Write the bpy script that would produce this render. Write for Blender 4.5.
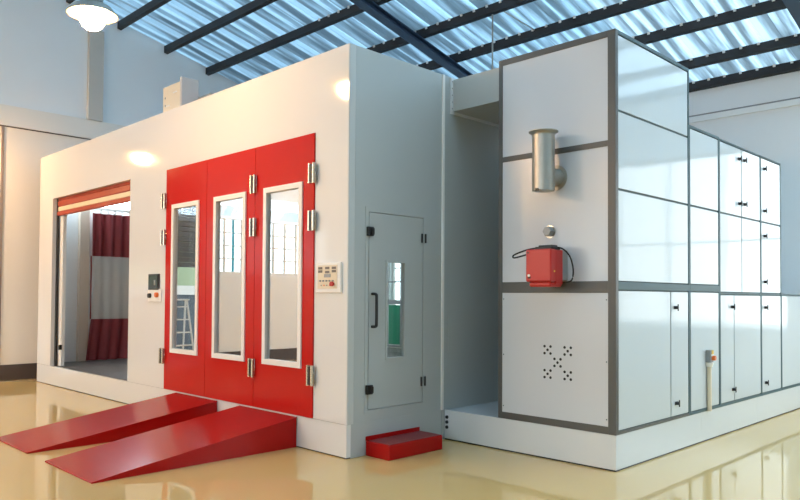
import bpy, bmesh, math, random
from mathutils import Vector, Matrix

for o in list(bpy.data.objects):
    bpy.data.objects.remove(o)
scene = bpy.context.scene
COL = scene.collection
random.seed(7)

# ------------------------------------------------------------------ camera
cam_d = bpy.data.cameras.new('camera')
cam = bpy.data.objects.new('camera', cam_d)
COL.objects.link(cam)
YAW, PITCH, ROLL = -0.783, 0.025, 0.006
d = Vector((math.sin(YAW) * math.cos(PITCH), math.cos(YAW) * math.cos(PITCH), math.sin(PITCH)))
r = Vector((math.cos(YAW), -math.sin(YAW), 0))
u = r.cross(d)
r2 = r * math.cos(ROLL) + u * math.sin(ROLL)
u2 = u * math.cos(ROLL) - r * math.sin(ROLL)
m = Matrix((r2, u2, -d)).transposed().to_4x4()
m.translation = Vector((4.794, -4.161, 1.437))
cam.matrix_world = m
cam_d.sensor_fit = 'HORIZONTAL'
cam_d.sensor_width = 36.0
cam_d.lens = 714.3 / 800 * 36.0
cam_d.shift_y = 28.69 / 800
cam_d.clip_start = 0.05
cam_d.clip_end = 200
scene.camera = cam

# ------------------------------------------------------------------ world and exposure
SKY = 5.25
LAMP_E = 285.0
w = bpy.data.worlds.new('daylight_sky')
scene.world = w
w.use_nodes = True
nt = w.node_tree
bg = nt.nodes['Background']
tc = nt.nodes.new('ShaderNodeTexCoord')
sx = nt.nodes.new('ShaderNodeSeparateXYZ')
rp = nt.nodes.new('ShaderNodeValToRGB')
rp.color_ramp.elements[0].position = 0.0
rp.color_ramp.elements[0].color = (0.96, 0.98, 1.0, 1)
rp.color_ramp.elements[1].position = 0.9
rp.color_ramp.elements[1].color = (0.76, 0.90, 1.0, 1)
nt.links.new(tc.outputs['Generated'], sx.inputs[0])
nt.links.new(sx.outputs['Z'], rp.inputs[0])
nt.links.new(rp.outputs[0], bg.inputs['Color'])
bg.inputs['Strength'].default_value = SKY

vs = scene.view_settings
vs.view_transform = 'Standard'
vs.look = 'None'
vs.gamma = 1.0
vs.use_curve_mapping = False
vs.exposure = -0.26
scene.cycles.caustics_reflective = False
scene.cycles.caustics_refractive = False

# ------------------------------------------------------------------ materials
MATS = {}


def mat(name, col, rough=0.5, metal=0.0, var=0.04, scale=3.0, bump=0.0, bscale=40.0, spec=0.5, coat=0.0, emit=None, es=0.0):
    if name in MATS:
        return MATS[name]
    M = bpy.data.materials.new(name)
    M.use_nodes = True
    t = M.node_tree
    b = t.nodes['Principled BSDF']
    b.inputs['Roughness'].default_value = rough
    b.inputs['Metallic'].default_value = metal
    b.inputs['Specular IOR Level'].default_value = spec
    b.inputs['Coat Weight'].default_value = coat
    b.inputs['Coat Roughness'].default_value = 0.05
    co = t.nodes.new('ShaderNodeTexCoord')
    n = t.nodes.new('ShaderNodeTexNoise')
    n.inputs['Scale'].default_value = scale
    n.inputs['Detail'].default_value = 3
    mx = t.nodes.new('ShaderNodeMix')
    mx.data_type = 'RGBA'
    mx.inputs[6].default_value = [c * (1 - var) for c in col] + [1]
    mx.inputs[7].default_value = [min(1, c * (1 + var)) for c in col] + [1]
    t.links.new(co.outputs['Object'], n.inputs['Vector'])
    t.links.new(n.outputs['Fac'], mx.inputs[0])
    t.links.new(mx.outputs[2], b.inputs['Base Color'])
    if bump > 0:
        n2 = t.nodes.new('ShaderNodeTexNoise')
        n2.inputs['Scale'].default_value = bscale
        bp = t.nodes.new('ShaderNodeBump')
        bp.inputs['Strength'].default_value = bump
        bp.inputs['Distance'].default_value = 0.01
        t.links.new(co.outputs['Object'], n2.inputs['Vector'])
        t.links.new(n2.outputs['Fac'], bp.inputs['Height'])
        t.links.new(bp.outputs[0], b.inputs['Normal'])
    if emit:
        b.inputs['Emission Color'].default_value = (*emit, 1)
        b.inputs['Emission Strength'].default_value = es
    MATS[name] = M
    return M


def glass(name, refl, tint=(1, 1, 1), fres=True, rough=0.0):
    """thin pane: part mirror (coating), part clear"""
    M = bpy.data.materials.new(name)
    M.use_nodes = True
    t = M.node_tree
    t.nodes.remove(t.nodes['Principled BSDF'])
    out = t.nodes['Material Output']
    tr = t.nodes.new('ShaderNodeBsdfTransparent')
    tr.inputs[0].default_value = (*tint, 1)
    gl = t.nodes.new('ShaderNodeBsdfGlossy')
    gl.inputs['Roughness'].default_value = rough
    gl.inputs[0].default_value = (0.95, 0.97, 0.97, 1)
    mx = t.nodes.new('ShaderNodeMixShader')
    lw = t.nodes.new('ShaderNodeLayerWeight')
    lw.inputs[0].default_value = 0.5
    pw = t.nodes.new('ShaderNodeMath')
    pw.operation = 'POWER'
    pw.inputs[1].default_value = 5.0
    ad = t.nodes.new('ShaderNodeMath')
    ad.operation = 'MULTIPLY_ADD'
    ad.use_clamp = True
    ad.inputs[1].default_value = 1.0 - refl
    ad.inputs[2].default_value = refl
    t.links.new(lw.outputs['Facing'], pw.inputs[0])
    t.links.new(pw.outputs[0], ad.inputs[0])
    t.links.new(ad.outputs[0], mx.inputs[0])
    t.links.new(tr.outputs[0], mx.inputs[1])
    t.links.new(gl.outputs[0], mx.inputs[2])
    t.links.new(mx.outputs[0], out.inputs[0])
    MATS[name] = M
    return M


def floor_mat():
    M = mat('epoxy_floor', (0.66, 0.43, 0.165), rough=0.1, var=0.03, scale=0.5, spec=0.5)
    t = M.node_tree
    b = t.nodes['Principled BSDF']
    n = t.nodes.new('ShaderNodeTexNoise')
    n.inputs['Scale'].default_value = 1.3
    n.inputs['Detail'].default_value = 4
    mr = t.nodes.new('ShaderNodeMapRange')
    mr.inputs[1].default_value = 0.3
    mr.inputs[2].default_value = 0.7
    mr.inputs[3].default_value = 0.025
    mr.inputs[4].default_value = 0.07
    co = t.nodes.new('ShaderNodeTexCoord')
    t.links.new(co.outputs['Object'], n.inputs['Vector'])
    t.links.new(n.outputs['Fac'], mr.inputs[0])
    t.links.new(mr.outputs[0], b.inputs['Roughness'])
    return M


def grate_mat():
    M = bpy.data.materials.new('steel_grating')
    M.use_nodes = True
    t = M.node_tree
    b = t.nodes['Principled BSDF']
    b.inputs['Roughness'].default_value = 0.5
    b.inputs['Metallic'].default_value = 0.5
    co = t.nodes.new('ShaderNodeTexCoord')
    br = t.nodes.new('ShaderNodeTexBrick')
    br.inputs['Scale'].default_value = 14
    br.offset = 0.0
    br.inputs['Brick Width'].default_value = 0.5
    br.inputs['Row Height'].default_value = 0.35
    br.inputs['Mortar Size'].default_value = 0.06
    br.inputs['Color1'].default_value = (0.03, 0.03, 0.03, 1)
    br.inputs['Color2'].default_value = (0.04, 0.035, 0.03, 1)
    br.inputs['Mortar'].default_value = (0.20, 0.17, 0.15, 1)
    t.links.new(co.outputs['Object'], br.inputs['Vector'])
    t.links.new(br.outputs['Color'], b.inputs['Base Color'])
    MATS['steel_grating'] = M
    return M


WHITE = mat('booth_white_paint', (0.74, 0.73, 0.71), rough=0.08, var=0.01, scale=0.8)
WHITE_SHADED = mat('booth_white_shaded', (0.44, 0.46, 0.445), rough=0.35, var=0.01)  # booth white with the shade of the right-hand side put into its colour
TRIMW = mat('trim_white', (0.53, 0.54, 0.52), rough=0.3, var=0.01)  # white trim toned down along with the shaded side
RED = mat('red_gloss_paint', (0.52, 0.014, 0.010), rough=0.14, var=0.02, scale=1.5, spec=0.18)
REDR = mat('red_ramp_paint', (0.40, 0.007, 0.006), rough=0.20, var=0.05, scale=2.5, spec=0.18)
REDT = mat('red_tread', (0.26, 0.03, 0.03), rough=0.45, var=0.1, scale=30, bump=0.4, bscale=120)
FRAMEW = mat('window_frame_white', (0.83, 0.81, 0.77), rough=0.3, var=0.01)
PANEL = mat('panel_white_gloss', (0.60, 0.64, 0.66), rough=0.07, var=0.01, scale=0.7, bump=0.25, bscale=2.2)
PANELF = mat('panel_front_grey', (0.60, 0.625, 0.66), rough=0.18, var=0.015, scale=0.7)
BAR = mat('frame_dark_grey', (0.085, 0.085, 0.08), rough=0.35, var=0.05)
BARL = mat('frame_teal_grey', (0.085, 0.135, 0.145), rough=0.5, metal=0.0, spec=0.3, var=0.05)
CORE = mat('cabinet_core', (0.08, 0.12, 0.13), rough=0.6)
PLINTH = mat('plinth_white', (0.68, 0.70, 0.71), rough=0.22, var=0.01)
CHROME = mat('satin_nickel', (0.72, 0.66, 0.56), rough=0.22, metal=1.0, var=0.03)
STEEL = mat('galvanised_steel', (0.46, 0.44, 0.39), rough=0.42, metal=0.85, var=0.10, scale=12)
BLACK = mat('black_plastic', (0.012, 0.012, 0.013), rough=0.4, var=0.1)
RUBBER = mat('black_rubber', (0.010, 0.010, 0.010), rough=0.7, var=0.1)
GREYM = mat('mid_grey_metal', (0.30, 0.31, 0.31), rough=0.4, metal=0.3, var=0.05)
WALLW = mat('wall_white_plaster', (0.88, 0.89, 0.88), rough=0.8, var=0.035, scale=0.9, bump=0.06, bscale=25)
WALLK = mat('wall_bright_plaster', (0.87, 0.89, 0.90), rough=0.8, var=0.02, scale=0.9, bump=0.05, bscale=25)
WALLD = mat('wall_slate_paint', (0.36, 0.42, 0.45), rough=0.8, var=0.03, bump=0.06, bscale=25)
WALLB = mat('wall_cream_plaster', (0.86, 0.81, 0.73), rough=0.75, var=0.03, scale=0.9, bump=0.06, bscale=25)
BASEB = mat('baseboard_brown', (0.075, 0.055, 0.05), rough=0.4, var=0.1)
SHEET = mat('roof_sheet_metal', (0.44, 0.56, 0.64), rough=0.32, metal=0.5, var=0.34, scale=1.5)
PURL = mat('purlin_dark_steel', (0.016, 0.018, 0.022), rough=0.6, var=0.15)
RAFT = mat('rafter_blue_steel', (0.045, 0.075, 0.125), rough=0.4, var=0.1)
CURT = mat('curtain_maroon', (0.21, 0.017, 0.022), rough=0.6, var=0.1, scale=5)
CREAM = mat('cream_plastic', (0.76, 0.66, 0.50), rough=0.45, var=0.03)
SHRED = mat('shutter_red_fabric', (0.42, 0.07, 0.035), rough=0.5, var=0.08, scale=8)
SHCR = mat('shutter_cream_fabric', (0.80, 0.68, 0.46), rough=0.5, var=0.03)
SCREEN = mat('screen_dark', (0.03, 0.032, 0.035), rough=0.12, var=0.1)
DARKSH = mat('shutter_slate', (0.10, 0.12, 0.14), rough=0.5, metal=0.2, var=0.05)
GREENP = mat('green_panel', (0.02, 0.22, 0.12), rough=0.35, var=0.08)
LIME = mat('pale_green_render', (0.42, 0.52, 0.34), rough=0.8, var=0.05)
CONC = mat('yard_concrete', (0.45, 0.44, 0.42), rough=0.85, var=0.1, scale=2, bump=0.1)
INNER = mat('booth_lining', (0.74, 0.75, 0.76), rough=0.35, var=0.01)
CYAN = mat('cyan_frame', (0.05, 0.42, 0.62), rough=0.4)
REDB = mat('burner_red', (0.52, 0.025, 0.02), rough=0.3, var=0.02)
ORANGE = mat('orange_plastic', (0.75, 0.16, 0.03), rough=0.35)
YELLOW = mat('yellow_plastic', (0.80, 0.52, 0.05), rough=0.4)
FILL_BOX = mat('fill_light_glow', (0.8, 0.82, 0.82), rough=0.4, emit=(0.74, 0.90, 1.0), es=16.0)  # glow added as fill inside the booth
GLOBE = mat('lamp_globe', (0.9, 0.85, 0.75), rough=0.3, emit=(1.0, 0.57, 0.25), es=LAMP_E)
GLOBE2 = mat('lamp_globe_boosted', (0.9, 0.85, 0.75), rough=0.3, emit=(1.0, 0.57, 0.25), es=LAMP_E * 1.5)  # globe with output raised to lift the warm fill
MIRG = glass('reflective_glass', 0.62, (0.55, 0.58, 0.60))
CLRG = glass('clear_glass', 0.03, (0.94, 0.97, 0.97))
PVC = glass('clear_pvc', 0.14, (0.95, 0.92, 0.88), rough=0.12)
_t = PVC.node_tree
_df = _t.nodes.new('ShaderNodeBsdfTranslucent')
_df.inputs[0].default_value = (0.92, 0.90, 0.87, 1)
_dd = _t.nodes.new('ShaderNodeBsdfDiffuse')
_dd.inputs[0].default_value = (0.90, 0.87, 0.84, 1)
_m1 = _t.nodes.new('ShaderNodeMixShader')
_t.links.new(_df.outputs[0], _m1.inputs[1])
_t.links.new(_dd.outputs[0], _m1.inputs[2])
_m2 = _t.nodes.new('ShaderNodeMixShader')
_m2.inputs[0].default_value = 0.40
_t.links.new(_t.nodes['Material Output'].inputs[0].links[0].from_socket, _m2.inputs[1])
_t.links.new(_m1.outputs[0], _m2.inputs[2])
_t.links.new(_m2.outputs[0], _t.nodes['Material Output'].inputs[0])
SKYL = mat('roof_fill_sheet', (0.75, 0.82, 0.85), rough=0.4, var=0.04)  # skylight sheets added to let in fill daylight
SHEETU = mat('roof_sheet_brighter', (0.57, 0.68, 0.75), rough=0.32, metal=0.3, var=0.34, scale=1.5)  # brighter copy of the roof sheet, standing in for daylight at the right
SHEETT = mat('roof_sheet_translucent', (0.51, 0.65, 0.74), rough=0.32, metal=0.4, var=0.34, scale=1.5)  # translucency added so the roof reads brighter
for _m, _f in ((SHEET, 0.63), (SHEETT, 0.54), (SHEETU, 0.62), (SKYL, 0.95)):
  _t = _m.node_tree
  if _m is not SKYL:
    # light and dark of the rib facets painted in as streaks
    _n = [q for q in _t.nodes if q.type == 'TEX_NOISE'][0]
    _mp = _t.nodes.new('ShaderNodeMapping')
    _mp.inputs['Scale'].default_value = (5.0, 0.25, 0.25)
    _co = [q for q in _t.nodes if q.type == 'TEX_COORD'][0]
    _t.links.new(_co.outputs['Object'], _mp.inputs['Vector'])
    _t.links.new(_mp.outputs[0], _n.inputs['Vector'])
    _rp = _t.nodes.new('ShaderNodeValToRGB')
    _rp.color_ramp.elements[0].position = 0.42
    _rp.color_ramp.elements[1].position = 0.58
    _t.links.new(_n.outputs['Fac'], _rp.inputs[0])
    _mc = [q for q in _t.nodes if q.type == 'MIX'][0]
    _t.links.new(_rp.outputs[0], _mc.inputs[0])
  _tr = _t.nodes.new('ShaderNodeBsdfTranslucent')
  _tr.inputs[0].default_value = (0.82, 0.93, 1.0, 1)
  _mx = _t.nodes.new('ShaderNodeMixShader')
  _mx.inputs[0].default_value = _f
  _t.links.new(_t.nodes['Principled BSDF'].outputs[0], _mx.inputs[1])
  _t.links.new(_tr.outputs[0], _mx.inputs[2])
  _t.links.new(_mx.outputs[0], _t.nodes['Material Output'].inputs[0])
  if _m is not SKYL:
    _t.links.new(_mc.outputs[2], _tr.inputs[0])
FLOORM = floor_mat()
GRATE = grate_mat()

# ------------------------------------------------------------------ builders
WL = {}
CACHE = {}


def link(name, me, loc, parent=None, smooth=False):
    o = bpy.data.objects.new(name, me)
    COL.objects.link(o)
    loc = Vector(loc)
    WL[o] = loc
    if parent is not None:
        o.parent = parent
        o.location = loc - WL[parent]
    else:
        o.location = loc
    return o


def empty(name, loc, label=None, cat=None, group=None, kind=None):
    o = link(name, None, loc)
    o.empty_display_size = 0.1
    tag(o, label, cat, group, kind)
    return o


def tag(o, label=None, cat=None, group=None, kind=None):
    if label:
        o['label'] = label
    if cat:
        o['category'] = cat
    if group:
        o['group'] = group
    if kind:
        o['kind'] = kind
    return o


def finish(bm, name, material, smooth_ang=None):
    me = bpy.data.meshes.new(name)
    bmesh.ops.recalc_face_normals(bm, faces=bm.faces)
    bm.to_mesh(me)
    bm.free()
    me.materials.append(material)
    if smooth_ang:
        for p in me.polygons:
            p.use_smooth = True
        me.set_sharp_from_angle(angle=math.radians(smooth_ang))
    return me


def bm_box(bm, x0, x1, y0, y1, z0, z1, bev=0.0):
    v = [bm.verts.new((x, y, z)) for x in (x0, x1) for y in (y0, y1) for z in (z0, z1)]
    q = [(0, 1, 3, 2), (4, 6, 7, 5), (0, 4, 5, 1), (2, 3, 7, 6), (0, 2, 6, 4), (1, 5, 7, 3)]
    fs = [bm.faces.new([v[i] for i in f]) for f in q]
    if bev > 0:
        es = list({e for f in fs for e in f.edges})
        bmesh.ops.bevel(bm, geom=es, offset=bev, segments=1, affect='EDGES')


def box(name, x0, x1, y0, y1, z0, z1, material, parent=None, bev=0.0):
    """one box, origin at the middle of its base, mesh shared between equal boxes"""
    dx, dy, dz = abs(x1 - x0), abs(y1 - y0), abs(z1 - z0)
    key = (round(dx, 4), round(dy, 4), round(dz, 4), material.name, bev)
    if key not in CACHE:
        bm = bmesh.new()
        bm_box(bm, -dx / 2, dx / 2, -dy / 2, dy / 2, 0, dz, bev)
        CACHE[key] = finish(bm, name, material)
    return link(name, CACHE[key], ((x0 + x1) / 2, (y0 + y1) / 2, min(z0, z1)), parent)


def boxes(name, lst, material, parent=None, bev=0.0):
    """several touching boxes that make ONE part"""
    xs = [b[0] for b in lst] + [b[1] for b in lst]
    ys = [b[2] for b in lst] + [b[3] for b in lst]
    zs = [b[4] for b in lst] + [b[5] for b in lst]
    o = Vector(((min(xs) + max(xs)) / 2, (min(ys) + max(ys)) / 2, min(zs)))
    bm = bmesh.new()
    for b in lst:
        bm_box(bm, b[0] - o.x, b[1] - o.x, b[2] - o.y, b[3] - o.y, b[4] - o.z, b[5] - o.z, bev)
    return link(name, finish(bm, name, material), o, parent)


def basis(dv):
    dv = dv.normalized()
    a = Vector((0, 0, 1)) if abs(dv.z) < 0.9 else Vector((1, 0, 0))
    s = dv.cross(a).normalized()
    return s, dv.cross(s).normalized(), dv


def lathe(name, base, axis, prof, material, parent=None, seg=24, ang=40):
    """profile of (radius, distance along axis) turned about the axis from base"""
    s, t, n = basis(Vector(axis))
    bm = bmesh.new()
    rings = []
    for (rad, h) in prof:
        if rad < 1e-6:
            rings.append([bm.verts.new(n * h)])
        else:
            rings.append([bm.verts.new(n * h + (s * math.cos(a) + t * math.sin(a)) * rad)
                          for a in [2 * math.pi * k / seg for k in range(seg)]])
    for A, B in zip(rings[:-1], rings[1:]):
        for k in range(seg):
            k2 = (k + 1) % seg
            if len(A) == 1 and len(B) == 1:
                continue
            if len(A) == 1:
                bm.faces.new((A[0], B[k2], B[k]))
            elif len(B) == 1:
                bm.faces.new((A[k], A[k2], B[0]))
            else:
                bm.faces.new((A[k], A[k2], B[k2], B[k]))
    return link(name, finish(bm, name, material, ang), base, parent)


def cyl(name, p0, p1, rad, material, parent=None, seg=20):
    p0, p1 = Vector(p0), Vector(p1)
    L = (p1 - p0).length
    return lathe(name, p0, p1 - p0, [(0, 0), (rad, 0), (rad, L), (0, L)], material, parent, seg)


def tube(name, pts, rad, material, parent=None, seg=8, smooth=4):
    P = [Vector(p) for p in pts]
    if smooth > 1 and len(P) > 2:
        Q = []
        for i in range(len(P) - 1):
            a, b, c, e = P[max(i - 1, 0)], P[i], P[i + 1], P[min(i + 2, len(P) - 1)]
            for k in range(smooth):
                t = k / smooth
                Q.append(0.5 * ((2 * b) + (c - a) * t + (2 * a - 5 * b + 4 * c - e) * t * t + (3 * b - a - 3 * c + e) * t ** 3))
        Q.append(P[-1])
        P = Q
    o = P[0].copy()
    bm = bmesh.new()
    rings = []
    for i, p in enumerate(P):
        dv = (P[min(i + 1, len(P) - 1)] - P[max(i - 1, 0)])
        s, t, n = basis(dv)
        rings.append([bm.verts.new(p - o + (s * math.cos(a) + t * math.sin(a)) * rad)
                      for a in [2 * math.pi * k / seg for k in range(seg)]])
    for A, B in zip(rings[:-1], rings[1:]):
        for k in range(seg):
            bm.faces.new((A[k], A[(k + 1) % seg], B[(k + 1) % seg], B[k]))
    bm.faces.new(rings[0])
    bm.faces.new(rings[-1])
    return link(name, finish(bm, name, material, 60), o, parent)


def prism(name, poly, ax, a0, a1, material, parent=None, bev=0.0):
    """polygon in the plane across axis ax (0:X gives (y,z), 1:Y gives (x,z), 2:Z gives (x,y)) pushed from a0 to a1"""
    def P(p, a):
        return Vector((a, p[0], p[1])) if ax == 0 else Vector((p[0], a, p[1])) if ax == 1 else Vector((p[0], p[1], a))
    pts = [P(p, a) for a in (a0, a1) for p in poly]
    o = sum(pts, Vector()) / len(pts)
    o.z = min(p.z for p in pts)
    bm = bmesh.new()
    A = [bm.verts.new(P(p, a0) - o) for p in poly]
    B = [bm.verts.new(P(p, a1) - o) for p in poly]
    fs = [bm.faces.new(A), bm.faces.new(B)]
    n = len(poly)
    for k in range(n):
        fs.append(bm.faces.new((A[k], A[(k + 1) % n], B[(k + 1) % n], B[k])))
    if bev > 0:
        bmesh.ops.bevel(bm, geom=list({e for f in fs for e in f.edges}), offset=bev, segments=1, affect='EDGES')
    return link(name, finish(bm, name, material), o, parent)


def copy_to(o, delta, parent=None):
    c = o.copy()
    COL.objects.link(c)
    WL[c] = WL[o] + Vector(delta)
    p = parent or o.parent
    if p is not None:
        c.parent = p
        c.location = WL[c] - WL[p]
    else:
        c.location = WL[c]
    return c


def struct(o):
    o['kind'] = 'structure'
    return o


# ------------------------------------------------------------------ hall shell
XL, XR, YF, YB = -8.3, 8.5, -11.5, 7.75
RIDGE = -3.62


def zp(y):
    """underside of the purlins"""
    return 6.758 - 0.24 * y if y >= RIDGE else 6.758 - 0.24 * RIDGE - 0.24 * (RIDGE - y)


fl = struct(box('floor', XL - 0.2, XR + 0.2, YF - 0.2, YB + 0.2, -0.2, 0.0, FLOORM))


def wall_with_holes(name, axis, a0, a1, s0, s1, z1, holes, material):
    """upright wall across axis, spanning s0..s1 and 0..z1, with rectangular openings (s,s,z,z)"""
    cuts = sorted({s0, s1} | {h[0] for h in holes} | {h[1] for h in holes})
    lst = []
    for p, q in zip(cuts[:-1], cuts[1:]):
        mid = (p + q) / 2
        hs = sorted([h for h in holes if h[0] < mid < h[1]], key=lambda h: h[2])
        z = 0.0
        for h in hs:
            if h[2] > z:
                lst.append((p, q, z, h[2]))
            z = h[3]
        lst.append((p, q, z, z1))
    bl = [((a0, a1, p, q, b, c) if axis == 0 else (p, q, a0, a1, b, c)) for p, q, b, c in lst]
    return struct(boxes(name, bl, material))


# left gable wall: shutter opening and a row of windows further towards the camera
LW = [(-3.35, -0.46, 0.0, 4.24), (-4.55, -3.58, 1.88, 3.38), (-6.7, -4.72, 1.88, 3.38)]
wl = wall_with_holes('wall_left', 0, XL - 0.2, XL, YF, YB + 0.2, 8.2, LW, WALLW)
# cream lower cladding with a ledge beam above it, and a pilaster
box('lower_cladding', XL, XL + 0.012, -0.42, YB - 0.02, 0.0, 4.24, WALLB, wl)
box('ledge_beam', XL, XL + 0.05, -11.4, YB - 0.02, 4.26, 4.60, WALLB, wl)
box('shadow_strip', XL, XL + 0.02, -11.4, YB - 0.02, 4.24, 4.26, BASEB, wl)  # dark strip laid in as the shade under the ledge beam
box('pilaster', XL, XL + 0.09, 0.93, 1.19, 4.60, 6.25, mat('pilaster_render', (0.62, 0.57, 0.50), 0.8), wl)
struct(box('baseboard_left', XL + 0.012, XL + 0.03, -0.42, YB - 0.02, 0, 0.26, BASEB))
struct(box('trim_1', XL, XL + 0.03, -0.46, -0.42, 0, 4.24, mat('jamb_brown', (0.30, 0.24, 0.21), 0.6)))
struct(boxes('baseboard_left_front', [(XL, XL + 0.02, -11.4, -3.45, 0, 0.26)], BASEB))

BW = (2.45, 8.2, 0.9, 3.85)
BD = (-7.4, -4.4, 0.4, 3.0)
wb = wall_with_holes('wall_back', 1, YB, YB + 0.2, XL - 0.2, XR + 0.2, 5.0, [BD, BW], WALLK)
box('wall_ledge', XL + 0.02, XR - 0.02, YB - 0.05, YB, 4.38, 4.47, WALLW, wb)
box('wall_joint', XL + 0.02, XR - 0.02, YB - 0.012, YB, 4.485, 4.505, GREYM, wb)
wr = wall_with_holes('wall_right', 0, XR, XR + 0.2, YF, YB + 0.2, 8.2, [(3.6, 7.5, 0.6, 4.4)], WALLD)  # unseen window, placed to throw daylight on the back wall
FW = [(-6.5, -2.5, 1.2, 3.9), (-1.0, 3.0, 1.0, 4.4), (3.8, 8.0, 1.0, 4.4)]  # unseen windows, placed to add daylight from the camera side
wf = wall_with_holes('wall_front', 1, YF - 0.2, YF, XL - 0.2, XR + 0.2, 5.84, FW, WALLW)

WN = [0]


def window(axis, a, s0, s1, z0, z1, ns, nz, fm=FRAMEW, depth=0.06, extra=None, portal=True, inward=1):
    WN[0] += 1
    c = ((a, (s0 + s1) / 2, z0) if axis == 0 else ((s0 + s1) / 2, a, z0))
    wn = empty('window_%d' % WN[0], c, kind='structure')

    def B(p, q, b, c2, da=depth):
        return (a - da / 2, a + da / 2, p, q, b, c2) if axis == 0 else (p, q, a - da / 2, a + da / 2, b, c2)
    f = 0.06
    boxes('window_frame', [B(s0, s1, z0, z0 + f), B(s0, s1, z1 - f, z1), B(s0, s0 + f, z0 + f, z1 - f), B(s1 - f, s1, z0 + f, z1 - f)], fm, wn)
    ds = (s1 - s0 - 2 * f) / ns
    dz = (z1 - z0 - 2 * f) / nz
    g = 0.018
    for i in range(1, ns):
        box('mullion', *B(s0 + f + i * ds - g, s0 + f + i * ds + g, z0 + f, z1 - f, depth * 0.8), (extra if extra and i == 2 else fm), wn)
    for j in range(1, nz):
        box('glazing_bar', *B(s0 + f, s1 - f, z0 + f + j * dz - g * .7, z0 + f + j * dz + g * .7, depth * 0.6), fm, wn)
    for i in range(ns):
        for j in range(nz):
            box('pane', *B(s0 + f + i * ds, s0 + f + (i + 1) * ds, z0 + f + j * dz, z0 + f + (j + 1) * dz, 0.006), CLRG, wn)
    if portal:
        la = bpy.data.lights.new('window_daylight', 'AREA')
        la.shape = 'RECTANGLE'
        la.cycles.is_portal = True
        la.size = s1 - s0
        la.size_y = z1 - z0
        lo = bpy.data.objects.new('window_daylight', la)
        COL.objects.link(lo)
        dirv = Vector((inward, 0, 0)) if axis == 0 else Vector((0, inward, 0))
        lo.rotation_euler = dirv.to_track_quat('-Z', 'Y').to_euler()
        off = dirv * -0.12
        lo.location = Vector(((a, (s0 + s1) / 2, (z0 + z1) / 2) if axis == 0 else ((s0 + s1) / 2, a, (z0 + z1) / 2))) + off
    return wn


window(1, YB + 0.1, *BW, 6, 2, inward=-1)
window(1, YB + 0.1, *BD, 4, 3, inward=-1)
window(0, XR + 0.1, 3.6, 7.5, 0.6, 4.4, 4, 3, inward=-1)
for h in FW:
    window(1, YF - 0.1, *h, 5, 3, inward=1)
for h in LW[1:]:
    window(0, XL - 0.1, h[0], h[1], h[2], 3.10, 4 if h[0] > -5 else 6, 4, extra=CYAN, inward=1)
    # top lights hinged outwards above the casements
    top = empty('window_%d' % (WN[0] + 1), (XL - 0.1, (h[0] + h[1]) / 2, 3.08), kind='structure')
    WN[0] += 1
    n = 3
    for k in range(n):
        ya = h[0] + (h[1] - h[0]) * k / n + 0.01
        yb = h[0] + (h[1] - h[0]) * (k + 1) / n - 0.01
        prism('top_light', [(XL - 0.36, 3.10), (XL - 0.33, 3.09), (XL - 0.08, 3.33), (XL - 0.11, 3.34)], 1, ya, yb, GREYM if k == 1 else FRAMEW, top)

# shutter in the left opening, rolled down to 2 m
sh = empty('door_1', (XL - 0.1, -1.9, 0), kind='structure')
z = 2.0
while z < 4.2:
    box('slat', XL - 0.12, XL - 0.08, -3.33, -0.48, z, min(z + 0.098, 4.238), DARKSH, sh, 0.006)
    z += 0.102
box('guide_rail', XL - 0.15, XL - 0.05, -3.35, -3.30, 0, 4.24, GREYM, sh)
box('guide_rail', XL - 0.15, XL - 0.05, -0.51, -0.46, 0, 4.24, GREYM, sh)
# the yard beyond it
struct(boxes('ground', [(-20, XL - 0.2, -40, 40, -0.2, -0.02), (XL - 0.2, XR + 0.2, YB + 0.2, 40, -0.2, -0.02), (XR + 0.2, 40, -40, 40, -0.2, -0.02), (XL - 0.2, XR + 0.2, -40, YF - 0.2, -0.2, -0.02)], CONC))
yw = empty('yard_wall', (-10.5, -1.5, -0.02), 'low yard wall with pale green top beyond the half open shutter', 'wall')
box('dark_base', -10.6, -10.4, -4.7, 2.5, -0.02, 1.45, DARKSH, yw)
box('white_band', -10.62, -10.38, -4.7, 2.5, 1.45, 1.66, FRAMEW, yw)
box('green_render', -10.6, -10.4, -4.7, 2.5, 1.66, 3.2, LIME, yw)

# roof: rafters, purlins and corrugated sheets
roof = empty('ceiling', (0, RIDGE, 7.6), kind='structure')
PH = 0.13
PY = [7.70, 7.01, 6.07, 5.21, 4.37, 3.34, 2.43, 1.50, 0.57, -0.36, -1.29, -2.22, -3.15]
PY += [2 * RIDGE - y for y in PY if 2 * RIDGE - y > YF + 0.2]


def purlin(y):
    sgn = -0.24 if y >= RIDGE else 0.24
    b = zp(y)
    prof = [(-0.035, 0), (0.035, 0), (0.035, 0.02), (-0.022, 0.02), (-0.022, PH - 0.02), (0.035, PH - 0.02), (0.035, PH), (-0.035, PH)]
    return prism('purlin', [(y + p, b + q + sgn * p) for p, q in prof], 0, XL + 0.01, XR - 0.01, PURL, roof)


for y in PY:
    purlin(y)


def rafter(xc, hw, dep=0.12):
    for sgn in (1, -1):
        ya, yb = (RIDGE, YB - 0.06) if sgn > 0 else (YF + 0.06, RIDGE)
        za, zb = zp(ya) - 0.005, zp(yb) - 0.005
        t = 0.018
        for (x0, x1, b, c) in ((xc - hw, xc + hw, -t, 0), (xc - hw, xc + hw, -dep, -dep + t), (xc - 0.012, xc + 0.012, -dep + t, -t)):
            prism('rafter_flange' if x1 - x0 > 0.05 else 'rafter_web',
                  [(ya, za + b), (yb, zb + b), (yb, zb + c), (ya, za + c)], 0, x0, x1, RAFT, roof)


for xc in (-3.275, 1.94, 7.15):
    rafter(xc, 0.085)

# corrugated sheets, each about a metre wide, trapezoid ribs running down the slope
PITCH, RIB = 0.25, 0.055


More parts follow.
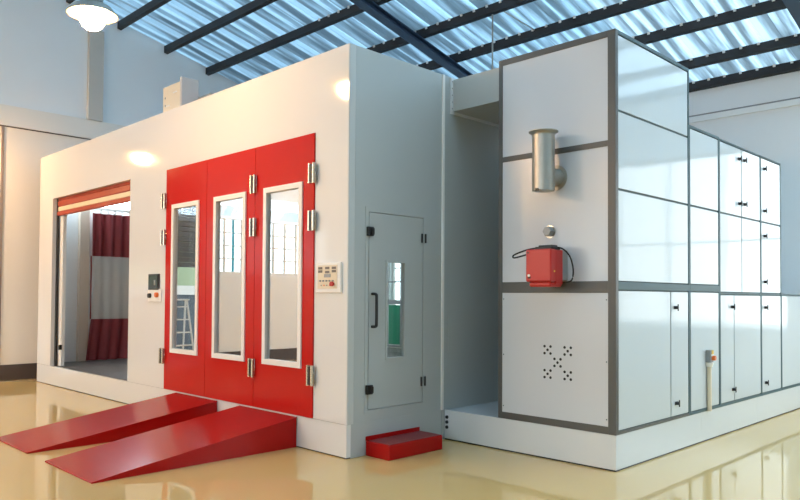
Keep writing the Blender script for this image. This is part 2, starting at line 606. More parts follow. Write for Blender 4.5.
def sheet_mesh(ya, yb, sm):
    bm = bmesh.new()
    prof = []
    for k in range(4):
        x = k * PITCH
        prof += [(x, 0), (x + 0.10, 0), (x + 0.145, RIB), (x + 0.205, RIB)]
    prof.append((1.0, 0))
    top = 0.004
    rows = []
    for y in (ya, yb):
        zz = zp(y) + PH + 0.004
        rows.append(([bm.verts.new((px, y, zz + pz)) for px, pz in prof], [bm.verts.new((px, y, zz + pz + top)) for px, pz in prof]))
    for k in range(len(prof) - 1):
        for lay in (0, 1):
            bm.faces.new((rows[0][lay][k], rows[0][lay][k + 1], rows[1][lay][k + 1], rows[1][lay][k]))
    for e in (0, 1):
        for k in range(len(prof) - 1):
            bm.faces.new((rows[e][0][k], rows[e][0][k + 1], rows[e][1][k + 1], rows[e][1][k]))
    for k in (0, len(prof) - 1):
        bm.faces.new((rows[0][0][k], rows[1][0][k], rows[1][1][k], rows[0][1][k]))
    return finish(bm, 'roof_sheet', sm)


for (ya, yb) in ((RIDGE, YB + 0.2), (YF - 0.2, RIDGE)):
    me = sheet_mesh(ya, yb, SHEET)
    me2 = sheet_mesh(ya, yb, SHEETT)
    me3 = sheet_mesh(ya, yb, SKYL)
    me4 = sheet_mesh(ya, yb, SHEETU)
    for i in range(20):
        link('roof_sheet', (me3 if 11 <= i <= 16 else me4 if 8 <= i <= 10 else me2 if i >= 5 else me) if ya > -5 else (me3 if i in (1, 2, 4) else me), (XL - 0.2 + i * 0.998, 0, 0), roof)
# small white dots standing in for light in the rib gaps over purlins
cl = []
for y in PY[:6]:
    for k in range(int((2.4 + 4.6) / PITCH)):
        cx = XL - 0.2 + 0.175 + (k + 15) * PITCH * 0.998
        zt = zp(y) + PH + 0.009
        cl.append((cx - 0.018, cx + 0.018, y - 0.052, y - 0.034, zt - 0.032, zt + 0.006))
tag(boxes('rib_light_dots', cl, FRAMEW, roof), kind='stuff')
# loose tie rods under the roof
tube('tie_rod', [(-1.76, 4.37, 5.70), (-1.76, 4.37, 3.70)], 0.012, STEEL, roof, smooth=1)
tube('tie_rod', [(-1.70, 4.40, 5.80), (-1.55, 5.21, 5.62)], 0.010, STEEL, roof, smooth=1)

# ------------------------------------------------------------------ spray booth
BH, SK = 3.70, 0.30
BX, BY = -7.79, 7.10
T = 0.06
booth = empty('spray_booth', (BX / 2, BY / 2, 0),
              'long white spray booth with red folding doors, roller opening and side door', 'spray booth')
# front wall around the roller opening and the folding doors
RO = (-7.20, -4.40)
DO = (-3.372, -0.474)
DT = 2.97
boxes('front_wall', [(BX, RO[0], 0, T, SK, BH), (RO[1], DO[0], 0, T, SK, BH), (DO[1], 0 - 0.004, 0, T, SK, BH),
                     (RO[0], RO[1], 0, T, DT, BH), (DO[0], DO[1], 0, T, DT, BH)], WHITE, booth)
box('base_skirt', BX, -0.002, 0, 0.05, 0.010, SK - 0.003, WHITE, booth)
box('floor_gap', BX + 0.01, -0.006, 0.006, 0.05, 0, 0.010, BLACK, booth)
box('base_skirt', -0.05, 0, 0.05, 1.262, 0, SK, WHITE_SHADED, booth, 0.002)
box('base_skirt', -0.05, 0, 1.268, BY, 0, SK, WHITE_SHADED, booth, 0.002)
box('base_skirt', BX, BX + 0.05, 0.05, BY, 0, SK, WHITE, booth)
# right-hand wall: corner trim, panels round the side door, cover strip, rear panels
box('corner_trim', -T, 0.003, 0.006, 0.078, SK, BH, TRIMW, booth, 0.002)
SD = (0.245, 0.972, 0.405, 2.21)
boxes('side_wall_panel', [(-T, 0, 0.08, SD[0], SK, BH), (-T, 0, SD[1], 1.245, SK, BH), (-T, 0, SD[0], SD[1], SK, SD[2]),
                          (-T, 0, SD[0], SD[1], SD[3], BH)], WHITE_SHADED, booth)
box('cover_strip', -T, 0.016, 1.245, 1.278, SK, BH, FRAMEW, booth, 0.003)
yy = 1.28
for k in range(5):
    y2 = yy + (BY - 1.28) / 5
    box('side_wall_panel', -T, 0, yy + 0.002, y2 - 0.002, SK, BH, WHITE_SHADED, booth, 0.002)
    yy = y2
box('vent_panel', 0, 0.006, 1.355, 2.04, 0.875, 1.295, WHITE_SHADED, booth, 0.002)
box('left_wall', BX, BX + T, T, BY - T, SK, BH, INNER, booth)
# back wall with glazed door
BK = (-7.2, -4.6, 0.31, 2.6)
boxes('back_wall', [(BX, BK[0], BY - T, BY, SK, BH), (BK[1], -T, BY - T, BY, SK, BH), (BK[0], BK[1], BY - T, BY, BK[3], BH)], INNER, booth)
box('roof_panel', BX + T, -T, T, BY - T, BH - 0.05, BH - 0.001, WHITE, booth)
box('plenum_ceiling', BX + T, -T, T, BY - T, 3.40, 3.44, INNER, booth)
for i in range(7):
    for j in range(7):
        gx = BX + T + 0.005 + i * 1.095
        gy = T + 0.005 + j * 0.995
        box('floor_grating', gx, gx + 1.09, gy, gy + 0.99, 0.24, 0.30, GRATE, booth, 0.004)
for k in range(6):
    ya = 0.3 + k * 1.1
    prism('fill_light_box', [(BX + T, 3.40), (BX + T, 2.98), (BX + T + 0.36, 3.40)], 1, ya, ya + 1.06, FILL_BOX, booth)  # glowing boxes added to brighten the booth interior

# folding doors
edges = [-3.372, -2.411, -1.447, -0.474]
wins = [(-3.203, -2.567), (-2.242, -1.605), (-1.279, -0.640)]
WZ = (0.752, 2.525)
for k in range(3):
    a, b = edges[k] + 0.003, edges[k + 1] - 0.003
    p, q = wins[k]
    leaf = boxes('door_leaf', [(a, p, -0.014, 0.04, 0.303, DT - 0.004), (q, b, -0.014, 0.04, 0.303, DT - 0.004),
                               (p, q, -0.014, 0.04, 0.303, WZ[0]), (p, q, -0.014, 0.04, WZ[1], DT - 0.004)], RED, booth)
    f = 0.052
    boxes('window_frame', [(p, p + f, -0.03, 0.03, *WZ), (q - f, q, -0.03, 0.03, *WZ),
                           (p + f, q - f, -0.03, 0.03, WZ[0], WZ[0] + f), (p + f, q - f, -0.03, 0.03, WZ[1] - f, WZ[1])], FRAMEW, leaf)
    box('pane', p + f, q - f, 0.0, 0.006, WZ[0] + f, WZ[1] - f, MIRG, leaf)
    hx = [-3.39, -1.455, -0.482]
    for hz in (0.70, 2.14, 2.585):
        x0 = hx[k]
        bm = bmesh.new()
        bm_box(bm, -0.043, 0.043, 0.0, 0.010, -0.092, 0.092, 0.002)
        for s in (-0.031, 0.031):
            mt = Matrix.Translation((s, -0.016, 0))
            bmesh.ops.create_cone(bm, cap_ends=True, segments=14, radius1=0.014, radius2=0.014, depth=0.19, matrix=mt)
        hg = link('hinge', finish(bm, 'hinge', CHROME, 40), (x0, -0.026, hz), leaf)
        box('hinge_gap', x0 - 0.018, x0 + 0.018, -0.054, -0.026, hz - 0.085, hz + 0.085, BLACK, leaf)

# roller shutter at the top of the left opening
rs = box('roller_bar', RO[0] + 0.03, RO[1], 0.055, 0.10, 2.695, 2.765, SHRED, booth, 0.012)
box('shutter_band', RO[0] + 0.03, RO[1], 0.065, 0.09, 2.765, 2.84, SHCR, booth, 0.01)
box('shutter_band', RO[0] + 0.03, RO[1], 0.062, 0.095, 2.84, 2.93, SHRED, booth, 0.012)
box('shutter_band', RO[0] + 0.03, RO[1], 0.065, 0.09, 2.93, 3.0, SHRED, booth, 0.008)
box('shutter_housing', RO[0] - 0.2, RO[1] + 0.2, 0.10, 0.42, 2.92, 3.38, INNER, booth)
box('brush_seal', RO[0] - 0.01, RO[0] + 0.055, 0.062, 0.085, SK, 2.97, BLACK, booth)
box('guide_rail', RO[0] + 0.0, RO[0] + 0.17, 0.10, 0.16, SK, 2.92, FRAMEW, booth, 0.006)
box('latch_hook', RO[0] + 0.14, RO[0] + 0.185, 0.07, 0.11, 0.56, 0.64, BLACK, booth, 0.005)
box('guide_rail', RO[1] - 0.02, RO[1] + 0.1, 0.10, 0.16, SK, 2.92, FRAMEW, booth, 0.006)
box('liner_post', BX + T, BX + T + 0.10, 0.60, 0.76, SK, 3.40, mat('post_cream', (0.66, 0.55, 0.45), 0.6), booth, 0.005)

# side door
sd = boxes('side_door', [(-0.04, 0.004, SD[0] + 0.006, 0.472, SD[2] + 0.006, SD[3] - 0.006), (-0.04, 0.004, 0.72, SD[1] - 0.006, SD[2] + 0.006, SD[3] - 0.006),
                         (-0.04, 0.004, 0.472, 0.72, SD[2] + 0.006, 0.855), (-0.04, 0.004, 0.472, 0.72, 1.765, SD[3] - 0.006)], WHITE_SHADED, booth)
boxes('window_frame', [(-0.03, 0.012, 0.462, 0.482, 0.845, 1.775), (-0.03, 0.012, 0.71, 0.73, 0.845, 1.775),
                       (-0.03, 0.012, 0.482, 0.71, 0.845, 0.865), (-0.03, 0.012, 0.482, 0.71, 1.755, 1.775)], WHITE_SHADED, sd)
box('pane', -0.015, -0.009, 0.482, 0.71, 0.865, 1.755, CLRG, sd)
tube('pull_handle', [(0.0, 0.292, 1.46), (0.055, 0.292, 1.455), (0.065, 0.292, 1.42), (0.065, 0.292, 1.20), (0.055, 0.292, 1.165), (0.0, 0.292, 1.16)], 0.014, BLACK, sd, 10, 4)
for hz in (0.59, 2.03):
    boxes('roller_latch', [(0, 0.03, 0.215, 0.29, hz - 0.042, hz + 0.042), (0.03, 0.045, 0.245, 0.285, hz - 0.03, hz + 0.03)], BLACK, sd, 0.004)
for hz in (0.61, 2.01):
    cyl('hinge_barrel', (0.010, 0.952, hz - 0.045), (0.010, 0.952, hz + 0.045), 0.010, BLACK, sd, 12)
    cyl('hinge_barrel', (0.010, 1.002, hz - 0.045), (0.010, 1.002, hz + 0.045), 0.010, BLACK, sd, 12)
boxes('door_frame', [(0, 0.005, 0.205, 0.243, 0.37, 2.255), (0, 0.005, 0.974, 1.012, 0.37, 2.255),
                     (0, 0.005, 0.243, 0.974, 2.213, 2.255), (0, 0.005, 0.243, 0.974, 0.37, 0.402)], WHITE_SHADED, booth)

# glazed door in the booth's back wall, seen through the side door pane
gd = boxes('glazed_back_door', [(BK[0], BK[1], BY - 0.05, BY - 0.01, BK[2], BK[2] + 0.05), (BK[0], BK[1], BY - 0.05, BY - 0.01, BK[3] - 0.06, BK[3]),
                                (BK[0], BK[1], BY - 0.05, BY - 0.01, 1.26, 1.36)], GREYM, booth)
for k in range(7):
    x0 = BK[0] + k * 0.4333
    box('stile', x0 - 0.02, x0 + 0.02, BY - 0.055, BY - 0.005, BK[2], BK[3], GREYM, gd)
    if k < 6:
        box('green_panel', x0 + 0.035, x0 + 0.40, BY - 0.045, BY - 0.02, BK[2] + 0.06, 1.25, GREENP, gd, 0.01)
        box('glazing_bar', x0 + 0.02, x0 + 0.4133, BY - 0.045, BY - 0.015, 1.75, 1.78, GREYM, gd)
        box('pane', x0 + 0.02, x0 + 0.4133, BY - 0.032, BY - 0.026, 1.36, BK[3] - 0.06, CLRG, gd)

# ------------------------------------------------------------------ curtain inside the roller opening
cu = empty('strip_curtain', (-7.58, 1.7, 0.31), 'maroon pleated curtain with clear middle band inside the roller opening', 'curtain')


def pleats(name, y0, y1, z0, z1, material, amp, lean=0.0, th=0.006):
    bm = bmesh.new()
    n = int((y1 - y0) / 0.02)
    o = Vector((-7.58, (y0 + y1) / 2, z0))
    rows = []
    nz = 6
    rnd = random.Random(3)
    ph = [rnd.uniform(-0.6, 0.6) for _ in range(n + 1)]
    for s in (0, 1):
        for j in range(nz + 1):
            zz = z0 + (z1 - z0) * j / nz
            row = []
            for i in range(n + 1):
                y = y0 + (y1 - y0) * i / n
                t = 1 - j / nz
                xx = amp * math.sin(y * 36 + 0.5 * math.sin(y * 7)) * (0.7 + 0.3 * t) + 0.4 * amp * math.sin(y * 17 + 1)
                row.append(bm.verts.new(Vector((-7.58 + xx + s * th, y - lean * t * (1 - i / n), zz)) - o))
            rows.append(row)
    for s in (0, 1):
        for j in range(nz):
            A, B = rows[s * (nz + 1) + j], rows[s * (nz + 1) + j + 1]
            for i in range(n):
                bm.faces.new((A[i], A[i + 1], B[i + 1], B[i]))
    F, K = rows[:nz + 1], rows[nz + 1:]
    for j in (0, nz):
        for i in range(n):
            bm.faces.new((F[j][i], F[j][i + 1], K[j][i + 1], K[j][i]))
    for i in (0, n):
        for j in range(nz):
            bm.faces.new((F[j][i], F[j + 1][i], K[j + 1][i], K[j][i]))
    return link(name, finish(bm, name, material, 80), o, cu)


pleats('upper_band', 0.77, 2.6, 2.10, 2.84, CURT, 0.036)
pleats('clear_band', 0.78, 2.6, 1.02, 2.10, PVC, 0.012)
pleats('lower_band', 0.77, 2.6, 0.315, 1.02, CURT, 0.030, 0.08)
box('edge_tape', -7.585, -7.57, 0.765, 0.79, 1.02, 2.10, CURT, cu)
box('curtain_rail', -7.60, -7.56, 0.70, 2.65, 2.90, 2.94, FRAMEW, cu, 0.004)
for k in range(15):
    y = 0.80 + k * 0.125
    cyl('hook', (-7.578, y, 2.83), (-7.578, y, 2.90), 0.010, FRAMEW, cu, 8)

# ------------------------------------------------------------------ control boxes on the booth front
cp = empty('control_panel', (-0.25, -0.02, 1.47), 'white control panel with small meters and red button beside the red doors', 'control panel')
box('enclosure', -0.425, -0.072, -0.024, 0, 1.468, 1.742, FRAMEW, cp, 0.004)
box('face_plate', -0.392, -0.115, -0.028, -0.024, 1.505, 1.718, CREAM, cp, 0.001)
for i, mx in enumerate((-0.352, -0.252, -0.158)):
    for j, mz in enumerate((1.692, 1.662)):
        if i == 1 and j == 1:
            mz = 1.655
        box('meter', mx - 0.029, mx + 0.029, -0.032, -0.028, mz - 0.011, mz + 0.011, mat('meter_brown', (0.16, 0.13, 0.10), 0.3), cp, 0.001)
boxes('timer', [(-0.295, -0.205, -0.032, -0.028, 1.607, 1.637)], GREYM, cp, 0.001)
for i in range(5):
    cyl('switch', (-0.35 + i * 0.045, -0.028, 1.575), (-0.35 + i * 0.045, -0.038, 1.575), 0.008, GREYM, cp, 10)
for i in range(4):
    cyl('indicator', (-0.335 + i * 0.04, -0.028, 1.535), (-0.335 + i * 0.04, -0.034, 1.535), 0.006, ORANGE if i % 2 else GREYM, cp, 10)
lathe('stop_button', (-0.165, -0.028, 1.547), (0, -1, 0), [(0, 0), (0.012, 0), (0.012, 0.014), (0.023, 0.016), (0.020, 0.032), (0, 0.034)], REDB, cp, 16)

ts = empty('touch_screen', (-3.66, -0.02, 1.36), 'small dark touch screen above two knobs between roller opening and doors', 'touch screen')
box('enclosure', -3.82, -3.475, -0.016, 0, 1.355, 1.515, FRAMEW, ts, 0.003)
box('bezel', -3.80, -3.53, -0.022, 0, 1.502, 1.70, BLACK, ts, 0.003)
box('display', -3.775, -3.555, -0.025, -0.022, 1.522, 1.68, SCREEN, ts, 0.0)
box('screen_mark', -3.64, -3.60, -0.0265, -0.025, 1.56, 1.625, GREYM, ts)
lathe('key_switch', (-3.75, -0.016, 1.43), (0, -1, 0), [(0, 0), (0.03, 0), (0.028, 0.03), (0, 0.03)], BLACK, ts, 14)
lathe('push_button', (-3.56, -0.016, 1.44), (0, -1, 0), [(0, 0), (0.032, 0), (0.030, 0.03), (0, 0.034)], ORANGE, ts, 14)

# ------------------------------------------------------------------ ramps and step
def ramp(x0, x1, label):
    yt, yb, h = -1.937, -0.006, 0.286
    t = empty('ramp', ((x0 + x1) / 2, (yt + yb) / 2, 0), label, 'ramp', 'red ramps before the folding doors')
    prism('deck', [(yt, 0.0), (yt, 0.012), (yb, h), (yb, h - 0.014), (yt + 0.09, 0.0)], 0, x0, x1, REDR, t, 0.002)
    for a, b in ((x0 + 0.006, x0 + 0.014), (x1 - 0.014, x1 - 0.006)):
        prism('side_plate', [(yt + 0.10, 0.0), (yb - 0.002, h - 0.016), (yb - 0.002, 0.0)], 0, a, b, REDR, t)
    box('end_plate', x0 + 0.016, x1 - 0.016, yb - 0.012, yb - 0.002, 0.0, h - 0.02, REDR, t)
    return t


ramp(-1.702, -0.712, 'nearer red ramp sloping up to the right-hand folding door')
ramp(-3.075, -2.145, 'farther red ramp sloping up to the left-hand folding door')
st = empty('door_step', (0.16, 0.575, 0), 'low dark red metal step below the side door', 'step')
box('body', 0.004, 0.31, 0.222, 0.93, 0, 0.134, REDR, st, 0.008)
box('tread', 0.030, 0.300, 0.235, 0.918, 0.134, 0.138, REDT, st, 0.001)
box('back_flange', 0.004, 0.012, 0.222, 0.93, 0.134, 0.172, REDR, st, 0.002)

# ------------------------------------------------------------------ air supply cabinets on their plinth
UX0, UX1, UY = 0.675, 1.881, 1.304
pl = empty('plinth', (0.95, 4.3, 0), 'long white plinth under the row of white cabinets', 'plinth')
box('top_deck', 0.004, UX1 - 0.012, UY + 0.012, 7.3, 0.282, 0.296, PLINTH, pl)
box('front_board', 0.004, UX1, UY, UY + 0.012, 0.012, 0.298, PLINTH, pl, 0.001)
yy = UY + 0.012
for y2 in (3.05, 4.6, 6.1, 7.3):
    box('side_board', UX1 - 0.012, UX1, yy + 0.001, y2, 0.012, 0.298, PLINTH, pl, 0.001)
    yy = y2
box('floor_gap', 0.004, UX1 - 0.004, UY + 0.004, 7.3, 0.0, 0.012, BLACK, pl)
for zc in (0.227, 0.177, 0.126):
    lathe('grommet', (0.037, UY, zc), (0, -1, 0), [(0, 0), (0.018, 0), (0.016, 0.012), (0, 0.012)], BLACK, pl, 14)

latch_me = None


def latch(y, z, parent):
    global latch_me
    if latch_me is None:
        bm = bmesh.new()
        bm_box(bm, 0, 0.006, -0.030, 0.030, -0.016, 0.016, 0.002)
        bmesh.ops.create_cone(bm, cap_ends=True, segments=12, radius1=0.017, radius2=0.014, depth=0.03,
                              matrix=Matrix.Translation((0.018, 0, 0)) @ Matrix.Rotation(math.pi / 2, 4, 'Y'))
        bm_box(bm, 0.028, 0.036, -0.008, 0.008, -0.032, 0.032, 0.002)
        latch_me = finish(bm, 'latch', BLACK)
    return link('latch', latch_me, (UX1, y, z), parent)


def cabinet(name, label, y0, y1, zt, panels, bars, group='white cabinets along the plinth'):
    c = empty(name, ((UX0 + UX1) / 2, (y0 + y1) / 2, 0.30), label, 'cabinet', group)
    box('carcass', UX0, UX1 - 0.014, y0 + 0.004, y1 - 0.002, 0.30, zt, PANEL, c)
    box('seam_backing', UX1 - 0.014, UX1 - 0.012, y0 + 0.004, y1 - 0.002, 0.30, zt, CORE, c)
    for (ya, yb, za, zb, nm, lt) in panels:
        g = 0.010
        p = box(nm, UX1 - 0.012, UX1, ya + g, yb - g, za + g, zb - g, PANEL, c, 0.0015)
        for (ly, lz) in lt:
            latch(ly, lz, p)
    for (ya, yb, za, zb, mm) in bars:
        box('frame_bar', UX1 - 0.012, UX1 + 0.004, ya, yb, za, zb, mm, c, 0.002)
    return c


B1 = 0.022
c1 = cabinet('burner_cabinet', 'tallest white cabinet with dark grey frame, flue pipe and red burner', UY + 0.012, 2.77, 3.688,
             [(1.345, 2.745, 3.012, 3.66, 'panel', []), (1.345, 2.745, 2.348, 3.012, 'panel', []), (1.345, 2.745, 1.570, 2.348, 'panel', []),
              (1.345, 2.35, 0.325, 1.505, 'panel', []), (2.35, 2.745, 0.325, 1.505, 'access_door', [(2.44, 1.349), (2.46, 0.45)])],
             [(UY + 0.012, 1.345, 0.30, 3.688, BAR), (2.745, 2.77, 0.30, 3.688, BARL), (1.345, 2.745, 3.66, 3.688, BARL),
              (1.345, 2.745, 1.505, 1.570, BARL), (1.345, 2.745, 0.30, 0.325, BAR)])
# front face of the burner cabinet
fx = [(UX0, 0.72), (1.812, UX1 + 0.004)]
for a, b in fx:
    box('front_frame_bar', a, b, UY - 0.004, UY + 0.012, 0.30, 3.692, BAR, c1, 0.002)
for za, zb in ((0.30, 0.362), (1.478, 1.578), (2.713, 2.763), (3.637, 3.692)):
    box('front_frame_bar', 0.72, 1.812, UY - 0.003, UY + 0.012, za, zb, BAR, c1, 0.002)
box('top_cover', UX0, UX1, UY, 2.768, 3.688, 3.694, BAR, c1)
lo = None
for za, zb in ((0.362, 1.478), (1.578, 2.713), (2.763, 3.637)):
    p = box('front_panel', 0.72, 1.812, UY + 0.002, UY + 0.012, za, zb, PANELF, c1)
    lo = lo or p
for gx, gz in ((-1, 1), (1, 1), (0, 0), (-1, -1), (1, -1)):
    for hx, hz in ((-1, 1), (1, 1), (0, 0), (-1, -1), (1, -1)):
        x = 1.322 + gx * 0.103 + hx * 0.031
        z = 0.862 + gz * 0.107 + hz * 0.031
        cyl('vent_hole', (x, UY + 0.002, z), (x, UY + 0.0005, z), 0.0125, RUBBER, lo, 12)
for a, zc in ((0.735, 0.42), (0.735, 1.42), (1.797, 0.42), (1.797, 1.42), (1.797, 0.9), (0.735, 0.9)):
    cyl('rivet', (a, UY + 0.002, zc), (a, UY - 0.001, zc), 0.006, BARL, lo, 8)

# flue pipe, gauge, burner
fp = empty('flue_pipe', (1.31, 1.1, 2.35), 'upright galvanised flue pipe with flared rim on the tallest cabinet', 'pipe')
lathe('pipe', (1.31, 1.10, 2.36), (0, 0, 1), [(0, 0.0), (0.090, 0.0), (0.097, 0.004), (0.097, 0.50), (0.094, 0.50), (0.094, 0.02), (0, 0.02)], STEEL, fp, 32)
lathe('rim', (1.31, 1.10, 2.845), (0, 0, 1), [(0.097, 0), (0.100, 0.01), (0.115, 0.022), (0.128, 0.028), (0.128, 0.036), (0.110, 0.034), (0.095, 0.012), (0.097, 0)], STEEL, fp, 32)
lathe('wall_stub', (1.31, 1.16, 2.50), (0, 1, 0), [(0.080, 0), (0.080, 0.139), (0.112, 0.139), (0.112, 0.143), (0.080, 0.143)], STEEL, fp, 28)
box('bottom_tab', 1.295, 1.325, 0.998, 1.005, 2.352, 2.375, BLACK, fp)

ga = empty('gauge_port', (1.25, UY, 2.02), 'small round grey port with hexagonal cap above the red burner', 'port')
lathe('flange', (1.245, UY + 0.002, 2.025), (0, -1, 0), [(0, 0), (0.058, 0), (0.058, 0.006), (0, 0.006)], CHROME, ga, 20)
lathe('cap', (1.245, UY - 0.004, 2.025), (0, -1, 0), [(0, 0), (0.047, 0), (0.047, 0.045), (0.040, 0.055), (0, 0.055)], GREYM, ga, 6, 20)

bu = empty('burner', (1.32, 1.15, 1.54), 'red box-shaped burner with black lid and cable on the tallest cabinet', 'burner')
box('cover', 1.197, 1.452, 0.995, 1.085, 1.572, 1.850, REDB, bu, 0.010)
box('rear_housing', 1.205, 1.444, 1.085, 1.20, 1.548, 1.848, REDB, bu, 0.008)
box('lower_lip', 1.215, 1.435, 1.02, 1.20, 1.528, 1.572, REDB, bu, 0.012)
box('mounting_flange', 1.215, 1.432, 1.20, UY - 0.001, 1.582, 1.85, GREYM, bu, 0.01)
boxes('lid', [(1.275, 1.445, 1.02, 1.16, 1.848, 1.872), (1.29, 1.43, 1.05, 1.14, 1.872, 1.886)], BLACK, bu, 0.005)
tube('cable', [(1.285, 1.09, 1.868), (1.18, 1.06, 1.855), (1.07, 1.02, 1.815), (1.06, 1.0, 1.79), (1.10, 0.995, 1.785), (1.20, 1.02, 1.81)], 0.007, RUBBER, bu, 8, 5)
tube('cable', [(1.42, 1.10, 1.868), (1.47, 1.15, 1.855), (1.51, 1.20, 1.79), (1.525, 1.23, 1.68), (1.50, 1.25, 1.59), (1.44, 1.26, 1.57)], 0.007, RUBBER, bu, 8, 5)
cyl('reset_button', (1.235, 0.996, 1.625), (1.235, 0.988, 1.625), 0.012, FRAMEW, bu, 12)
box('badge', 1.222, 1.252, 0.992, 0.996, 1.600, 1.612, BLACK, bu)
cyl('corner_screw', (1.225, 0.996, 1.822), (1.225, 0.990, 1.822), 0.008, BLACK, bu, 10)
cyl('side_screw', (1.451, 1.05, 1.66), (1.457, 1.05, 1.66), 0.008, YELLOW, bu, 10)

c2 = cabinet('fan_cabinet', 'plain white cabinet with power switch beside the tallest cabinet', 2.772, 3.53, 3.14,
             [(2.79, 3.505, 2.348, 3.115, 'panel', []), (2.79, 3.505, 1.570, 2.348, 'panel', []), (2.79, 3.505, 0.325, 1.505, 'panel', [])],
             [(2.772, 2.79, 0.30, 3.14, BARL), (3.505, 3.53, 0.30, 3.14, BARL), (2.79, 3.505, 3.115, 3.14, BARL),
              (2.79, 3.505, 1.505, 1.570, BARL), (2.79, 3.505, 0.30, 0.325, BARL)])
c3 = cabinet('filter_cabinet', 'widest white cabinet with double access doors in the row', 3.532, 4.78, 3.13,
             [(3.545, 4.17, 2.345, 3.11, 'access_door', [(4.092, 2.988), (4.092, 2.49)]), (4.17, 4.765, 2.345, 3.11, 'access_door', [(4.25, 2.992), (4.25, 2.496)]),
              (3.545, 4.17, 1.50, 2.345, 'panel', []), (4.17, 4.765, 1.50, 2.345, 'panel', []),
              (3.545, 3.93, 0.325, 1.48, 'access_door', [(3.864, 1.346), (3.885, 0.455)]), (3.93, 4.765, 0.325, 1.48, 'panel', [])],
             [(3.532, 3.545, 0.30, 3.13, BARL), (4.762, 4.78, 0.30, 3.13, BARL), (3.545, 4.762, 3.112, 3.13, BARL),
              (3.545, 4.762, 1.482, 1.50, BARL), (3.545, 4.762, 0.30, 0.325, BARL)])
c4 = cabinet('filter_cabinet', 'narrow white cabinet with three stacked doors at the row end', 4.782, 5.5, 3.13,
             [(4.80, 5.485, 2.345, 3.11, 'access_door', [(4.90, 2.983), (4.90, 2.48)]), (4.80, 5.485, 1.50, 2.345, 'access_door', [(4.90, 2.182), (4.90, 1.636)]),
              (4.80, 5.485, 0.325, 1.48, 'access_door', [(4.915, 1.333), (4.915, 0.445)])],
             [(4.782, 4.80, 0.30, 3.13, BARL), (5.485, 5.5, 0.30, 3.13, BARL), (4.80, 5.485, 3.112, 3.13, BARL),
              (4.80, 5.485, 1.482, 1.50, BARL), (4.80, 5.485, 0.30, 0.325, BARL)])
c5 = cabinet('low_cabinet', 'low white cabinet at the far right end of the row', 5.502, 7.28, 1.495,
             [(5.52, 7.26, 0.325, 1.48, 'panel', [])],
             [(5.502, 5.52, 0.30, 1.495, BARL), (7.26, 7.28, 0.30, 1.495, BARL), (5.52, 7.26, 1.478, 1.495, BARL), (5.52, 7.26, 0.30, 0.325, BARL)])

sw = empty('power_switch', (UX1, 3.18, 0.30), 'grey isolator switch with orange knob above a cream conduit', 'switch')
box('body', UX1, UX1 + 0.05, 3.15, 3.225, 0.79, 0.915, GREYM, sw, 0.004)
lathe('knob', (UX1 + 0.05, 3.205, 0.835), (1, 0, 0), [(0, 0), (0.026, 0), (0.024, 0.03), (0, 0.03)], ORANGE, sw, 14)
box('warning_plate', UX1 + 0.05, UX1 + 0.054, 3.18, 3.225, 0.872, 0.912, YELLOW, sw)
box('cover_band', UX1 + 0.002, UX1 + 0.056, 3.165, 3.228, 0.855, 0.872, FRAMEW, sw)
lathe('cap', (UX1 + 0.024, 3.185, 0.745), (0, 0, 1), [(0, 0), (0.030, 0), (0.040, 0.03), (0.040, 0.045), (0, 0.045)], FRAMEW, sw, 16)
cyl('conduit', (UX1 + 0.024, 3.185, 0.300), (UX1 + 0.024, 3.185, 0.745), 0.022, CREAM, sw, 14)

# duct between booth and cabinet
du = empty('air_duct', (0.34, 2.0, 3.35), 'grey rectangular duct joining booth and tallest cabinet near the top', 'duct')
box('duct_body', 0.018, UX0 - 0.002, 1.40, 2.7, 3.345, 3.672, WHITE_SHADED, du)
boxes('flange', [(0.002, 0.018, 1.37, 2.72, 3.315, 3.345), (0.002, 0.018, 1.37, 1.40, 3.345, 3.69), (0.002, 0.018, 1.40, 2.72, 3.672, 3.69), (0.002, 0.018, 2.70, 2.72, 3.345, 3.672)], PLINTH, du)
for k in range(5):
    cyl('rivet', (0.018, 1.385, 3.37 + k * 0.07), (0.022, 1.385, 3.37 + k * 0.07), 0.006, GREYM, du, 8)

# exhaust box on the booth roof
ex = empty('exhaust_box', (-3.88, 0.45, BH), 'cream sheet-metal exhaust box standing on the booth roof', 'exhaust box')
box('casing', -4.157, -3.617, 0.32, 0.52, BH, 4.205, CREAM, ex, 0.004)
box('cover_plate', -4.06, -3.625, 0.308, 0.32, BH + 0.02, 4.17, CREAM, ex, 0.003)
box('side_rib', -3.66, -3.615, 0.30, 0.54, BH, 4.245, mat('rib_grey', (0.55, 0.52, 0.50), 0.5), ex, 0.004)
for k in range(2):
    cyl('bolt', (-4.075, 0.32, 3.95 + k * 0.1), (-4.075, 0.31, 3.95 + k * 0.1), 0.012, BARL, ex, 10)
for k, (a, b) in enumerate(((-3.99, 3.93), (-3.80, 4.08), (-3.80, 3.86))):
    box('grip', a - 0.05, a + 0.05, 0.300, 0.309, b - 0.008, b + 0.008, FRAMEW, ex, 0.002)
box('rear_duct', -4.10, -3.30, 0.54, 1.20, BH, 4.02, GREYM, ex)

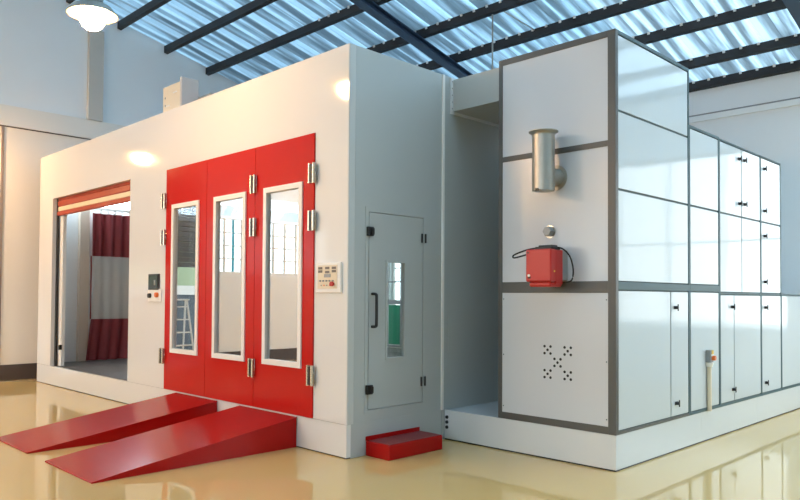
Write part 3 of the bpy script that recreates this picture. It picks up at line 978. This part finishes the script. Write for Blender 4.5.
# ------------------------------------------------------------------ lamps
def high_bay(x, y, z, label, gm=None):
    lm = empty('high_bay_lamp', (x, y, z - 0.14), label, 'lamp', 'warm high bay lamps')
    lathe('globe', (x, y, z - 0.14), (0, 0, 1), [(0, 0.03), (0.05, 0.038), (0.085, 0.065), (0.105, 0.10), (0.11, 0.14), (0.095, 0.18), (0.06, 0.21), (0, 0.22)], gm or GLOBE, lm, 24, 80)
    lathe('reflector', (x, y, z + 0.03), (0, 0, 1), [(0.225, 0), (0.22, 0.01), (0.17, 0.07), (0.09, 0.115), (0.0, 0.12), (0.0, 0.112), (0.088, 0.107), (0.165, 0.062), (0.215, 0.0), (0.225, 0)], STEEL, lm, 28)
    lathe('ballast_housing', (x, y, z + 0.15), (0, 0, 1), [(0, 0), (0.09, 0), (0.09, 0.20), (0.05, 0.26), (0, 0.26)], GREYM, lm, 20)
    cyl('suspension_rod', (x, y, z + 0.40), (x, y, zp(y)), 0.010, GREYM, lm, 8)


high_bay(-1.82, -1.55, 3.98, 'glowing warm lamp hanging high before the left wall')
high_bay(-7.65, -1.68, 3.93, 'warm lamp hanging by the shuttered opening, mirrored in the booth front', GLOBE2)
for x, y, t in ((-6.9, -6.7, 'added warm fill lamp near the left wall windows, nearer row'), (-3.6, -5.9, 'added warm fill lamp of the nearer row in mid hall behind the camera'),
                (-7.0, -9.8, 'added warm fill lamp near the left wall, rear row'), (-3.6, -9.8, 'added warm fill lamp of the rear row in mid hall')):
    high_bay(x, y, 4.2, t, GLOBE2)  # lamps added out of view for even warm fill

# ------------------------------------------------------------------ yard things mirrored in the door panes
def a_ladder(x, y, z0, h, label):
    t = empty('step_ladder', (x, y, z0), label, 'ladder')
    for s in (-1, 1):
        for e in (-1, 1):
            tube('rail', [(x + e * 0.28, y + s * 0.25, z0), (x + e * 0.03, y + s * 0.17, z0 + h)], 0.02, FRAMEW, t, 8, 1)
    for k in range(5):
        f = (k + 0.7) / 5.2
        e = 0.28 - 0.25 * f
        hw = 0.25 - 0.08 * f
        box('tread', x + e - 0.04, x + e + 0.04, y - hw, y + hw, z0 + h * f - 0.012, z0 + h * f + 0.012, FRAMEW, t, 0.003)
    box('top_cap', x - 0.09, x + 0.09, y - 0.20, y + 0.20, z0 + h, z0 + h + 0.03, FRAMEW, t, 0.005)


a_ladder(-8.75, -3.02, -0.02, 1.35, 'white step ladder beyond the half open shutter')
tb = empty('work_table', (-9.2, -2.5, -0.02), 'white work table beyond the half open shutter', 'table')
box('table_top', -9.6, -8.9, -3.0, -1.6, 0.98, 1.02, FRAMEW, tb, 0.004)
for tx in (-9.55, -8.95):
    for ty in (-2.95, -1.65):
        box('leg', tx - 0.025, tx + 0.025, ty - 0.025, ty + 0.025, -0.02, 0.98, FRAMEW, tb, 0.003)
